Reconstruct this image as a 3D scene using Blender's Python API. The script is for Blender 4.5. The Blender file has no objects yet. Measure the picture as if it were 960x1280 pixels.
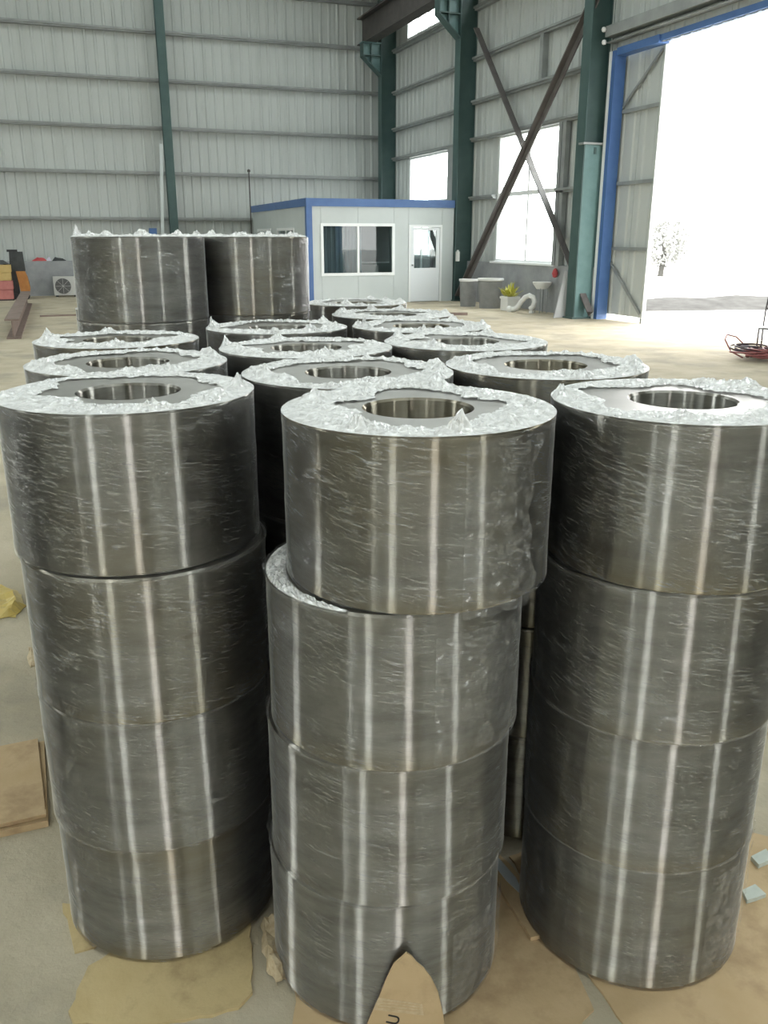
import bpy, bmesh, math, random
from mathutils import Vector, Matrix, noise

# ------------------------------------------------------------------ camera, sky, exposure
SC = bpy.context.scene
COL = SC.collection
PI = math.pi
cam_d = bpy.data.cameras.new('camera')
cam = bpy.data.objects.new('camera', cam_d)
COL.objects.link(cam)
cam_d.sensor_fit = 'HORIZONTAL'
cam_d.sensor_width = 36.0
cam_d.lens = 1072.33 / 960 * 36.0
cam_d.clip_end = 500
cam.location = (0, 0, 1.713)
cam.rotation_euler = (math.radians(90 - 17.69), 0, math.radians(-21))
SC.camera = cam

SKY = 9.0
world = bpy.data.worlds.new('overcast_sky')
SC.world = world
world.use_nodes = True
bg = world.node_tree.nodes['Background']
bg.inputs[0].default_value = (1.0, 0.992, 0.975, 1)
bg.inputs[1].default_value = SKY

SC.view_settings.view_transform = 'Standard'
SC.view_settings.look = 'None'
SC.view_settings.gamma = 1.0
SC.view_settings.use_curve_mapping = False
SC.view_settings.exposure = 0.66
SC.cycles.max_bounces = 8
SC.cycles.diffuse_bounces = 5
SC.cycles.transparent_max_bounces = 16
SC.cycles.sample_clamp_indirect = 6.0
SC.cycles.use_denoising = True


def portal(x, y, z, sx, sy, rot):
    """daylight opening: guides the sky's light through a window, gives no light itself"""
    l = bpy.data.lights.new('daylight_portal', 'AREA')
    l.shape = 'RECTANGLE'
    l.size = sx
    l.size_y = sy
    l.cycles.is_portal = True
    o = bpy.data.objects.new('daylight_portal', l)
    COL.objects.link(o)
    o.location = (x, y, z)
    o.rotation_euler = rot
    return o


# ------------------------------------------------------------------ helpers
class MB:
    def __init__(s):
        s.v = []
        s.f = []

    def add(s, vs, fs):
        n = len(s.v)
        s.v += [tuple(v) for v in vs]
        s.f += [tuple(i + n for i in f) for f in fs]
        return s

    def box(s, x0, x1, y0, y1, z0, z1):
        return s.add([(x0, y0, z0), (x1, y0, z0), (x1, y1, z0), (x0, y1, z0), (x0, y0, z1), (x1, y0, z1), (x1, y1, z1), (x0, y1, z1)],
                     [(0, 3, 2, 1), (4, 5, 6, 7), (0, 1, 5, 4), (1, 2, 6, 5), (2, 3, 7, 6), (3, 0, 4, 7)])

    def prism(s, pts, axis, a0, a1):
        """2-D outline extruded along an axis: x -> (y,z), y -> (x,z), z -> (x,y)"""
        n = len(pts)
        def P(p, a):
            return (a, p[0], p[1]) if axis == 'x' else (p[0], a, p[1]) if axis == 'y' else (p[0], p[1], a)
        vs = [P(p, a0) for p in pts] + [P(p, a1) for p in pts]
        fs = [tuple(range(n))[::-1], tuple(range(n, 2 * n))]
        fs += [(i, (i + 1) % n, n + (i + 1) % n, n + i) for i in range(n)]
        return s.add(vs, fs)

    def bar(s, a, b, w, d, up=(0, 0, 1)):
        """square bar from a to b"""
        a, b = Vector(a), Vector(b)
        t = (b - a).normalized()
        u = Vector(up)
        if abs(t.dot(u)) > .98:
            u = Vector((0, 1, 0))
        r = t.cross(u).normalized()
        u = r.cross(t)
        vs = [p + r * (i * w / 2) + u * (j * d / 2) for p in (a, b) for i, j in ((-1, -1), (1, -1), (1, 1), (-1, 1))]
        return s.add(vs, [(0, 3, 2, 1), (4, 5, 6, 7), (0, 1, 5, 4), (1, 2, 6, 5), (2, 3, 7, 6), (3, 0, 4, 7)])

    def tube(s, pts, r, n=8, close=False):
        pts = [Vector(p) for p in pts]
        rr = r if isinstance(r, (list, tuple)) else [r] * len(pts)
        rings = []
        prev = None
        for i, p in enumerate(pts):
            t = (pts[min(i + 1, len(pts) - 1)] - pts[max(i - 1, 0)]).normalized()
            if prev is None:
                u = Vector((0, 0, 1)) if abs(t.z) < .9 else Vector((1, 0, 0))
            else:
                u = prev
            a = (u - t * u.dot(t)).normalized()
            prev = a
            b = t.cross(a)
            rings.append([p + (a * math.cos(k * 2 * PI / n) + b * math.sin(k * 2 * PI / n)) * rr[i] for k in range(n)])
        vs = [q for ring in rings for q in ring]
        fs = []
        for i in range(len(rings) - 1):
            for k in range(n):
                k2 = (k + 1) % n
                fs.append((i * n + k, i * n + k2, (i + 1) * n + k2, (i + 1) * n + k))
        fs.append(tuple(range(n))[::-1])
        fs.append(tuple((len(rings) - 1) * n + k for k in range(n)))
        return s.add(vs, fs)

    def lathe(s, prof, n=32, c=(0, 0), closed=False):
        """profile of (r, z) turned about a vertical axis; ends with r=0 are capped"""
        m = len(prof)
        vs = [(c[0] + r * math.cos(k * 2 * PI / n), c[1] + r * math.sin(k * 2 * PI / n), z) for r, z in prof for k in range(n)]
        fs = []
        for i in range(m if closed else m - 1):
            j = (i + 1) % m
            for k in range(n):
                k2 = (k + 1) % n
                fs.append((i * n + k, i * n + k2, j * n + k2, j * n + k))
        return s.add(vs, fs)

    def mesh(s, name, mat, smooth=False, angle=35, clean=False):
        me = bpy.data.meshes.new(name)
        me.from_pydata(s.v, [], s.f)
        bm = bmesh.new()
        bm.from_mesh(me)
        if clean:
            bmesh.ops.remove_doubles(bm, verts=bm.verts, dist=1e-6)
        bmesh.ops.recalc_face_normals(bm, faces=bm.faces)
        if smooth:
            for f in bm.faces:
                f.smooth = True
            for e in bm.edges:
                if len(e.link_faces) == 2 and e.calc_face_angle(0) > math.radians(angle):
                    e.smooth = False
        bm.to_mesh(me)
        bm.free()
        me.materials.append(mat)
        return me

    def build(s, name, mat, parent=None, smooth=False, loc=None, angle=35):
        return link(name, s.mesh(name, mat, smooth, angle), parent, loc)


def link(name, me, parent=None, loc=None, rz=0):
    o = bpy.data.objects.new(name, me)
    COL.objects.link(o)
    if parent is not None:
        o.parent = parent
    if loc is not None:
        o.location = loc
    if rz:
        o.rotation_euler.z = rz
    return o


def tag(o, label, cat, group=None, kind=None):
    if label:
        o['label'] = label
    if cat:
        o['category'] = cat
    if group:
        o['group'] = group
    if kind:
        o['kind'] = kind
    return o


def thing(name, label, cat, loc=(0, 0, 0), rz=0, group=None):
    o = link(name, None, None, loc, rz)
    return tag(o, label, cat, group)


def structure(name, me=None, loc=None):
    o = link(name, me, None, loc)
    o['kind'] = 'structure'
    return o


# ------------------------------------------------------------------ materials
def newmat(name):
    m = bpy.data.materials.new(name)
    m.use_nodes = True
    nt = m.node_tree
    nt.nodes.clear()
    out = nt.nodes.new('ShaderNodeOutputMaterial')
    return m, nt, out


def N(nt, t, **kw):
    n = nt.nodes.new(t)
    for k, v in kw.items():
        if k.startswith('i_'):
            key = k[2:]
            key = int(key) if key.isdigit() else key.replace('_', ' ')
            n.inputs[key].default_value = v
        else:
            setattr(n, k, v)
    return n


def ramp(nt, src, p0, c0, p1, c1):
    r = N(nt, 'ShaderNodeValToRGB')
    r.color_ramp.elements[0].position = p0
    r.color_ramp.elements[1].position = p1
    r.color_ramp.elements[0].color = c0 if hasattr(c0, '__len__') else (c0, c0, c0, 1)
    r.color_ramp.elements[1].color = c1 if hasattr(c1, '__len__') else (c1, c1, c1, 1)
    nt.links.new(src, r.inputs[0])
    return r.outputs[0]


def c4(c):
    return (c[0], c[1], c[2], 1)


def surf(name, c1, c2=None, scale=4.0, rough=.6, metal=0.0, bump=0.0, bscale=None, spec=.5, detail=5, stretch=(1, 1, 1), rvar=0.0, c3=None, s3=.7):
    """general noise-mottled surface in object space"""
    m, nt, out = newmat(name)
    b = N(nt, 'ShaderNodeBsdfPrincipled')
    b.inputs['Roughness'].default_value = rough
    b.inputs['Metallic'].default_value = metal
    b.inputs['Specular IOR Level'].default_value = spec
    nt.links.new(b.outputs[0], out.inputs[0])
    if c2 is None:
        b.inputs['Base Color'].default_value = c4(c1)
        if not bump:
            return m
        c2 = c1
    tc = N(nt, 'ShaderNodeTexCoord')
    mp = N(nt, 'ShaderNodeMapping')
    mp.inputs['Scale'].default_value = stretch
    nt.links.new(tc.outputs['Object'], mp.inputs[0])
    nz = N(nt, 'ShaderNodeTexNoise', i_Scale=scale, i_Detail=detail, i_Roughness=.6)
    nt.links.new(mp.outputs[0], nz.inputs['Vector'])
    col = ramp(nt, nz.outputs[0], .32, c4(c1), .68, c4(c2))
    if c3 is not None:
        n3 = N(nt, 'ShaderNodeTexNoise', i_Scale=s3, i_Detail=6, i_Roughness=.65)
        nt.links.new(mp.outputs[0], n3.inputs['Vector'])
        fac = ramp(nt, n3.outputs[0], .5, 0.0, .66, 1.0)
        mx = N(nt, 'ShaderNodeMix', data_type='RGBA')
        nt.links.new(fac, mx.inputs[0])
        nt.links.new(col, mx.inputs[6])
        mx.inputs[7].default_value = c4(c3)
        col = mx.outputs[2]
    nt.links.new(col, b.inputs['Base Color'])
    if rvar:
        rr = N(nt, 'ShaderNodeMapRange')
        rr.inputs[3].default_value = rough - rvar
        rr.inputs[4].default_value = rough + rvar
        nt.links.new(nz.outputs[0], rr.inputs[0])
        nt.links.new(rr.outputs[0], b.inputs['Roughness'])
    if bump:
        nb = N(nt, 'ShaderNodeTexNoise', i_Scale=bscale or scale * 6, i_Detail=6, i_Roughness=.65)
        nt.links.new(mp.outputs[0], nb.inputs['Vector'])
        bp = N(nt, 'ShaderNodeBump', i_Strength=bump, i_Distance=.02)
        nt.links.new(nb.outputs[0], bp.inputs['Height'])
        nt.links.new(bp.outputs[0], b.inputs['Normal'])
    return m


def pane_mat(name, tint=(.92, .95, .95), fac=.12, rough=.03):
    m, nt, out = newmat(name)
    t = N(nt, 'ShaderNodeBsdfTransparent')
    t.inputs[0].default_value = c4(tint)
    g = N(nt, 'ShaderNodeBsdfGlossy')
    g.inputs['Roughness'].default_value = rough
    mx = N(nt, 'ShaderNodeMixShader')
    mx.inputs[0].default_value = fac
    nt.links.new(t.outputs[0], mx.inputs[1])
    nt.links.new(g.outputs[0], mx.inputs[2])
    nt.links.new(mx.outputs[0], out.inputs[0])
    return m


def steel_mat():
    """turned steel: fine circumferential tool lines smear reflections up and down"""
    m, nt, out = newmat('turned_steel')
    L = nt.links.new
    b = N(nt, 'ShaderNodeBsdfAnisotropic')
    L(b.outputs[0], out.inputs[0])
    tc = N(nt, 'ShaderNodeTexCoord')
    oi = N(nt, 'ShaderNodeObjectInfo')
    off = N(nt, 'ShaderNodeVectorMath', operation='SCALE')
    cmb = N(nt, 'ShaderNodeCombineXYZ', i_0=7.0, i_1=3.0, i_2=5.0)
    L(cmb.outputs[0], off.inputs[0])
    L(oi.outputs['Random'], off.inputs['Scale'])
    add = N(nt, 'ShaderNodeVectorMath', operation='ADD')
    L(tc.outputs['Object'], add.inputs[0])
    L(off.outputs[0], add.inputs[1])
    mp = N(nt, 'ShaderNodeMapping')
    mp.inputs['Scale'].default_value = (1, 1, 5)
    L(add.outputs[0], mp.inputs[0])
    n1 = N(nt, 'ShaderNodeTexNoise', i_Scale=5.0, i_Detail=6, i_Roughness=.65)
    L(mp.outputs[0], n1.inputs['Vector'])
    n2 = N(nt, 'ShaderNodeTexNoise', i_Scale=2.2, i_Detail=3, i_Roughness=.5)
    L(add.outputs[0], n2.inputs['Vector'])
    base = ramp(nt, n1.outputs[0], .3, (.32, .305, .27, 1), .7, (.58, .565, .53, 1))
    stain = ramp(nt, n2.outputs[0], .48, 0.0, .68, .7)
    mx = N(nt, 'ShaderNodeMix', data_type='RGBA')
    L(stain, mx.inputs[0])
    L(base, mx.inputs[6])
    mx.inputs[7].default_value = (.36, .31, .21, 1)
    # oily band along the lower and upper rims
    sx = N(nt, 'ShaderNodeSeparateXYZ')
    L(tc.outputs['Object'], sx.inputs[0])
    zr = N(nt, 'ShaderNodeMapRange')
    zr.inputs[1].default_value = .06
    zr.inputs[2].default_value = 0.0
    zr.inputs[3].default_value = 0.0
    zr.inputs[4].default_value = .6
    L(sx.outputs[2], zr.inputs[0])
    ml = N(nt, 'ShaderNodeMath', operation='MULTIPLY')
    L(zr.outputs[0], ml.inputs[0])
    L(oi.outputs['Random'], ml.inputs[1])
    mx2 = N(nt, 'ShaderNodeMix', data_type='RGBA')
    L(ml.outputs[0], mx2.inputs[0])
    L(mx.outputs[2], mx2.inputs[6])
    mx2.inputs[7].default_value = (.38, .31, .17, 1)
    L(mx2.outputs[2], b.inputs['Color'])
    rr = N(nt, 'ShaderNodeMapRange')
    rr.inputs[3].default_value = .30
    rr.inputs[4].default_value = .37
    L(n1.outputs[0], rr.inputs[0])
    L(rr.outputs[0], b.inputs['Roughness'])
    b.inputs['Anisotropy'].default_value = .84
    tg = N(nt, 'ShaderNodeTangent', direction_type='RADIAL', axis='Z')
    L(tg.outputs[0], b.inputs['Tangent'])
    return m


def film_side_mat():
    """clear stretch film round a drum: mostly see-through, with slanting creases whitened to paint in their glints"""
    m, nt, out = newmat('stretch_film')
    L = nt.links.new
    tc = N(nt, 'ShaderNodeTexCoord')
    oi = N(nt, 'ShaderNodeObjectInfo')
    sx = N(nt, 'ShaderNodeSeparateXYZ')
    L(tc.outputs['Object'], sx.inputs[0])
    at = N(nt, 'ShaderNodeMath', operation='ARCTAN2')
    L(sx.outputs[1], at.inputs[0])
    L(sx.outputs[0], at.inputs[1])
    u = N(nt, 'ShaderNodeMath', operation='MULTIPLY')
    L(at.outputs[0], u.inputs[0])
    u.inputs[1].default_value = .277
    rnd = N(nt, 'ShaderNodeMath', operation='MULTIPLY')
    L(oi.outputs['Random'], rnd.inputs[0])
    rnd.inputs[1].default_value = 40.0
    vec = N(nt, 'ShaderNodeCombineXYZ')
    L(u.outputs[0], vec.inputs[0])
    L(sx.outputs[2], vec.inputs[1])
    L(rnd.outputs[0], vec.inputs[2])

    def crease_glint(rot, s1, s2):
        mp0 = N(nt, 'ShaderNodeMapping')
        mp0.inputs['Rotation'].default_value = (0, 0, rot)
        L(vec.outputs[0], mp0.inputs[0])
        mp1 = N(nt, 'ShaderNodeMapping')
        mp1.inputs['Scale'].default_value = (s1, s2, 1)
        L(mp0.outputs[0], mp1.inputs[0])
        nz = N(nt, 'ShaderNodeTexNoise', i_Scale=1.0, i_Detail=3, i_Roughness=.55)
        L(mp1.outputs[0], nz.inputs['Vector'])
        return nz.outputs[0]
    a = crease_glint(.12, 20, 260)
    b_ = crease_glint(.30, 34, 380)
    cl = N(nt, 'ShaderNodeTexNoise', i_Scale=14.0, i_Detail=2)
    L(vec.outputs[0], cl.inputs['Vector'])
    clm = ramp(nt, cl.outputs[0], .41, .07, .60, .9)
    am = ramp(nt, a, .575, 0.0, .66, 1.0)
    bm_ = ramp(nt, b_, .58, 0.0, .65, 1.0)
    mxm = N(nt, 'ShaderNodeMath', operation='MAXIMUM')
    L(am, mxm.inputs[0])
    L(bm_, mxm.inputs[1])
    mul = N(nt, 'ShaderNodeMath', operation='MULTIPLY')
    L(mxm.outputs[0], mul.inputs[0])
    L(clm, mul.inputs[1])
    lw = N(nt, 'ShaderNodeFresnel', i_IOR=1.35)
    mr = N(nt, 'ShaderNodeMath', operation='MULTIPLY_ADD')
    L(mul.outputs[0], mr.inputs[0])
    mr.inputs[1].default_value = .42
    mr.inputs[2].default_value = .02
    fac = N(nt, 'ShaderNodeMath', operation='ADD', use_clamp=True)
    L(mr.outputs[0], fac.inputs[0])
    L(lw.outputs[0], fac.inputs[1])
    hs = N(nt, 'ShaderNodeMath', operation='ADD')
    L(a, hs.inputs[0])
    L(b_, hs.inputs[1])
    bp = N(nt, 'ShaderNodeBump', i_Strength=.5, i_Distance=.004)
    L(hs.outputs[0], bp.inputs['Height'])
    t = N(nt, 'ShaderNodeBsdfTransparent')
    t.inputs[0].default_value = (.97, .97, .97, 1)
    g = N(nt, 'ShaderNodeBsdfGlossy')
    g.inputs['Roughness'].default_value = .28
    g.inputs[0].default_value = (.95, .95, .95, 1)
    L(bp.outputs[0], g.inputs['Normal'])
    mx = N(nt, 'ShaderNodeMixShader')
    L(fac.outputs[0], mx.inputs[0])
    df = N(nt, 'ShaderNodeBsdfDiffuse')  # white mixed into the creases so glints show without a reflection
    df.inputs[0].default_value = (.8, .8, .8, 1)
    gd_ = N(nt, 'ShaderNodeMixShader')
    gd_.inputs[0].default_value = .38
    L(g.outputs[0], gd_.inputs[1])
    L(df.outputs[0], gd_.inputs[2])
    L(t.outputs[0], mx.inputs[1])
    L(gd_.outputs[0], mx.inputs[2])
    L(mx.outputs[0], out.inputs[0])
    return m


def film_top_mat(name, lo, hi, white=.93, gl=.28):
    """bunched film: milky where it is crumpled in layers"""
    m, nt, out = newmat(name)
    L = nt.links.new
    tc = N(nt, 'ShaderNodeTexCoord')
    nz = N(nt, 'ShaderNodeTexNoise', i_Scale=45.0, i_Detail=4, i_Roughness=.6)
    L(tc.outputs['Object'], nz.inputs['Vector'])
    vo = N(nt, 'ShaderNodeTexVoronoi', feature='DISTANCE_TO_EDGE', i_Scale=55.0)
    L(tc.outputs['Object'], vo.inputs['Vector'])
    fac = ramp(nt, nz.outputs[0], .35, lo, .65, hi)
    bp = N(nt, 'ShaderNodeBump', i_Strength=.8, i_Distance=.01)
    L(vo.outputs['Distance'], bp.inputs['Height'])
    t = N(nt, 'ShaderNodeBsdfTransparent')
    d = N(nt, 'ShaderNodeBsdfDiffuse')
    d.inputs[0].default_value = (white, white, white, 1)
    g = N(nt, 'ShaderNodeBsdfGlossy')
    g.inputs['Roughness'].default_value = .18
    L(bp.outputs[0], g.inputs['Normal'])
    m1 = N(nt, 'ShaderNodeMixShader')
    m1.inputs[0].default_value = gl
    L(d.outputs[0], m1.inputs[1])
    L(g.outputs[0], m1.inputs[2])
    mx = N(nt, 'ShaderNodeMixShader')
    L(fac, mx.inputs[0])
    L(t.outputs[0], mx.inputs[1])
    L(m1.outputs[0], mx.inputs[2])
    L(mx.outputs[0], out.inputs[0])
    return m


M = dict(
    steel=steel_mat(), steel_face=surf('faced_steel', (.42, .41, .39), (.52, .51, .49), 6, .42, metal=1.0), film=film_side_mat(),
    film_top=film_top_mat('crumpled_film', .72, 1.0), film_flap=film_top_mat('loose_film', .02, .20, .9, .5), film_bunch=film_top_mat('bunched_film', .0, .26, .8, .5),
    floor=surf('dusty_concrete_floor', (.415, .365, .27), (.535, .475, .365), 1.8, .92, bump=.3, bscale=30, c3=(.36, .325, .26), s3=1.1, spec=.08),
    yard=surf('pale_concrete_yard', (.40, .39, .37), (.48, .47, .45), .8, .9),
    bank=surf('grey_earth_bank', (.05, .05, .048), (.075, .075, .072), 2.0, .95, bump=.4, spec=0),
    sheet=surf('grey_green_sheet_metal', (.43, .455, .44), (.50, .525, .51), .7, .55, spec=.4, stretch=(1, 1, .3)),
    girt=surf('galvanised_girt', (.26, .275, .27), (.33, .345, .34), 3, .5, metal=.3),
    plinth=surf('grey_rendered_blockwork', (.27, .28, .29), (.36, .37, .38), 2.5, .85, bump=.15),
    teal=surf('teal_painted_steel', (.04, .080, .076), (.058, .105, .10), 2.5, .5),
    teal_light=surf('light_teal_painted_steel', (.11, .205, .205), (.15, .26, .26), 3, .5),
    girder=surf('dark_primer_steel', (.05, .045, .042), (.085, .075, .07), 3, .6),
    brace=surf('brown_grey_primer_steel', (.10, .09, .087), (.14, .128, .124), 4, .55),
    blue=surf('blue_painted_steel', (.055, .125, .31), (.07, .155, .36), 3, .45),
    frame_white=surf('white_window_frame', (.78, .80, .80), None, rough=.4),
    cabin=surf('pale_sandwich_panel', (.48, .52, .515), (.53, .57, .565), .8, .5),
    cabin_door=surf('off_white_door_leaf', (.72, .75, .77), None, rough=.4),
    cabin_in=surf('cabin_interior_board', (.5, .52, .52), None, rough=.7),
    curtain=surf('blue_grey_curtain', (.17, .23, .26), (.26, .32, .36), 6, .9, stretch=(6, 6, .3)),
    glass=pane_mat('window_glass'), glass_dark=pane_mat('cabin_glass', (.75, .8, .8), .10, .02), glass_front=pane_mat('cabin_front_glass', (.72, .76, .76), .022, .02),
    added_skylight=pane_mat('added_rooflight', (.60, .63, .63), .05, .4),
    cardboard=surf('brown_cardboard', (.50, .36, .20), (.58, .43, .26), 5, .85, bump=.1, c3=(.40, .28, .16), s3=4.0),
    cardboard_pale=surf('faded_cardboard', (.50, .385, .195), (.58, .46, .25), 6, .85, bump=.15, c3=(.40, .30, .155), s3=6.0),
    cardboard_edge=surf('torn_paper_edge', (.62, .52, .36), (.40, .30, .18), 40, .9),
    print_pale=surf('pale_print_band', (.62, .50, .33), (.46, .34, .2), 45, .85),
    ink=surf('black_ink', (.02, .02, .02), None, rough=.7),
    strap=surf('pale_strapping', (.50, .54, .56), None, rough=.35),
    chip=surf('pale_green_stone_chip', (.48, .53, .48), (.58, .62, .57), 20, .7),
    yellow_bag=surf('yellow_plastic', (.55, .40, .10), (.66, .52, .18), 12, .4),
    rust=surf('rusty_steel', (.16, .115, .095), (.24, .18, .155), 5, .75, bump=.1),
    dark=surf('dark_rubber', (.02, .02, .022), (.04, .04, .04), 8, .7),
    orange=surf('orange_paint', (.42, .17, .04), (.5, .22, .06), 6, .5),
    black=surf('black_cover', (.025, .028, .03), (.05, .055, .055), 6, .6),
    yellow=surf('yellow_crate', (.50, .35, .12), (.58, .43, .18), 6, .6),
    red=surf('faded_red_crate', (.42, .13, .12), (.5, .2, .18), 6, .6),
    red_cloth=surf('red_cloth', (.45, .06, .07), (.5, .1, .1), 10, .9),
    white_cloth=surf('lilac_white_cloth', (.6, .58, .68), None, rough=.9),
    ac=surf('grey_white_casing', (.52, .52, .5), None, rough=.5), grille=surf('dark_fan_grille', (.1, .1, .1), None, rough=.5),
    tub=surf('grey_plastic_tub', (.20, .20, .20), (.26, .26, .26), 5, .6),
    white=surf('white_plastic', (.72, .72, .70), None, rough=.45),
    leaf=surf('yellow_green_leaf', (.42, .42, .05), (.5, .46, .1), 20, .6),
    tree=surf('pale_foliage', (.16, .165, .155), (.2, .205, .195), 4, .9, spec=0), bark=surf('tree_bark', (.06, .06, .055), None, rough=.9, spec=0),
    hose=surf('red_hose', (.22, .06, .06), (.30, .10, .10), 8, .5), hose_dark=surf('dark_cable', (.05, .03, .04), None, rough=.5),
    chairm=surf('dark_chair_tube', (.045, .04, .04), None, rough=.4), seat=surf('grey_seat_board', (.25, .25, .24), None, rough=.6),
    lamp=surf('white_fitting', (.8, .8, .8), None, rough=.3),
    grey_board=surf('grey_gusset_plate', (.36, .37, .37), None, rough=.6),
)

# ------------------------------------------------------------------ building shell
XL, XR, YB, YF = -12.5, 11.5, 30.0, -26.0     # left wall, right wall, back wall, wall behind the camera
EAVE, RIDGE, XM = 9.4, 11.6, -.5

g = MB().box(XL - .3, XR + .35, YF - .3, YB + .3, -.25, 0)
structure('floor', g.mesh('floor', M['floor']))
gy = MB()
for a in ((-90, 130, -90, YF - .3), (-90, 130, YB + .3, 130), (-90, XL - .3, YF - .3, YB + .3), (XR + .35, 130, YF - .3, YB + .3)):
    gy.box(a[0], a[1], a[2], a[3], -.3, -.03)
structure('ground', gy.mesh('ground', M['yard']))

_sheet = {}


def sheet_mesh(w, hgt):
    """one ribbed sheet w wide (local x), ribs standing into the room (local -y), z from 0 up"""
    key = (round(w, 3), round(hgt, 3))
    if key in _sheet:
        return _sheet[key]
    pr = [(0, 0)]
    n = max(1, int(round(w / .3)))
    p = w / n
    for i in range(n):
        x = i * p
        pr += [(x + p * .30, 0), (x + p * .40, -.03), (x + p * .56, -.03), (x + p * .66, 0)]
    pr.append((w - .004, 0))
    vs = [(x, y, 0) for x, y in pr] + [(x, y, hgt) for x, y in pr]
    k = len(pr)
    m = MB().add(vs, [(i, i + 1, k + i + 1, k + i) for i in range(k - 1)])
    # the folded lap edge of the sheet
    m.box(w - .012, w + .012, -.012, 0, 0, hgt)
    _sheet[key] = m.mesh('cladding_sheet', M['sheet'])
    return _sheet[key]


def clad(parent, axis, fixed, a0, a1, z0, z1, holes=(), pitch=.9):
    """fill a stretch of wall with sheets, leaving the holes (a0,a1,z0,z1) open"""
    cuts = {a0, a1}
    for h in holes:
        cuts |= {min(max(h[0], a0), a1), min(max(h[1], a0), a1)}
    cuts = sorted(cuts)
    for s0, s1 in zip(cuts[:-1], cuts[1:]):
        n = max(1, int(math.ceil((s1 - s0) / pitch - .3)))
        w = (s1 - s0) / n
        zs = [(z0, z1)]
        for h in holes:
            if h[0] < (s0 + s1) / 2 < h[1]:
                nz = []
                for q0, q1 in zs:
                    if h[2] > q0:
                        nz.append((q0, min(q1, h[2])))
                    if h[3] < q1:
                        nz.append((max(q0, h[3]), q1))
                zs = [q for q in nz if q[1] - q[0] > .02]
        for i in range(n):
            for q0, q1 in zs:
                a = s0 + i * w
                me = sheet_mesh(w, q1 - q0)
                if axis == 'x':      # wall across y = fixed, room on -y side
                    link('cladding_sheet', me, parent, (a, fixed, q0))
                else:                # wall along y at x = fixed, room on -x side
                    link('cladding_sheet', me, parent, (fixed, a + w, q0), -PI / 2)


# back wall
wb = structure('wall_back', MB().box(XL, XR + .3, YB + .05, YB + .12, 0, EAVE + 2.4).mesh('wall_back', M['sheet']))
clad(wb, 'x', YB - .02, -3.5, XR, 1.0, EAVE + .3)
MB().box(XL, XR, YB - .42, YB + .04, 0, 1.04).build('plinth', M['plinth'], wb)
for z in (2.36, 3.73, 5.05, 6.41, 7.74, 9.05):
    MB().prism([(YB - .24, z), (YB - .055, z), (YB - .055, z - .1), (YB - .20, z - .1), (YB - .20, z - .055), (YB - .24, z - .055)], 'x', XL, XR).build('girt', M['girt'], wb)

# right wall with its windows and the big door
wr = structure('wall_right')
WIN_A = (24.5, 27.55, 1.15, 4.19)
WIN_AH = (24.6, 27.85, 7.6, 8.28)
WIN_B = (18.43, 21.49, 1.12, 4.25)
WIN_BH = (17.6, 22.4, 7.6, 8.28)
DOOR = (10.9, 16.62, 0.0, 5.27)
WIN_STREAK = [(-17.9, -15.1, 1.0, 8.3), (1.4, 3.3, 1.0, 8.3)]  # unseen tall windows, added for the bright streaks they reflect in the rings
holes = [WIN_A, WIN_AH, WIN_B, WIN_BH, DOOR]
clad(wr, 'y', XR, 4.0, YB, 1.05, EAVE + .1, holes)
plain = MB()
ys = [YF] + sorted([v for w in WIN_STREAK for v in w[:2]]) + [4.0]
for i in range(len(ys) - 1):
    if i % 2 == 0:
        plain.box(XR, XR + .06, ys[i], ys[i + 1], 0, EAVE + .1)
    else:
        plain.box(XR, XR + .06, ys[i], ys[i + 1], 0, 1.0)
        plain.box(XR, XR + .06, ys[i], ys[i + 1], 8.3, EAVE + .1)
plain.build('plain_cladding', M['sheet'], wr)
MB().box(XR - .1, XR + .25, 16.62, YB, 0, 1.1).build('plinth', M['plinth'], wr)
MB().box(XR - .1, XR + .25, 4.0, 10.9, 0, 1.1).build('plinth', M['plinth'], wr)


def girtx(y0, y1, z):
    MB().prism([(XR - .2, z), (XR - .04, z), (XR - .04, z - .1), (XR - .16, z - .1), (XR - .16, z - .05), (XR - .2, z - .05)], 'y', y0, y1).build('girt', M['girt'], wr)


for z in (4.27, 5.17, 6.27, 7.5):
    girtx(23.2, 28.75, z)
girtx(27.55, 28.75, 2.8)
girtx(23.2, 24.5, 2.8)
for z in (4.32, 5.25, 6.3, 7.5):
    girtx(17.05, 22.9, z)
girtx(21.5, 22.9, 2.82)
girtx(17.05, 18.42, 2.82)
MB().box(XR - .18, XR - .03, 19.28, 19.42, 5.25, 6.2).build('stud', M['girt'], wr)
MB().box(XR - .16, XR - .03, 18.12, 18.26, 1.1, 4.22).build('stud', M['girt'], wr)
MB().box(XR - .16, XR - .03, 18.3, 18.42, 1.1, 4.22).build('stud', M['girt'], wr)
MB().box(XR - .16, XR - .03, 24.0, 24.4, 1.1, 4.17).build('stud', M['girt'], wr)
girtx(4.0, 16.7, 6.9)
# sliding-door track over the opening
MB().box(XR - .26, XR - .03, 10.0, 16.7, 5.62, 5.82).build('door_track', M['girt'], wr)
MB().box(XR - .20, XR - .03, 10.0, 16.7, 5.52, 5.54).build('track_lip', M['girt'], wr)


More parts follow.
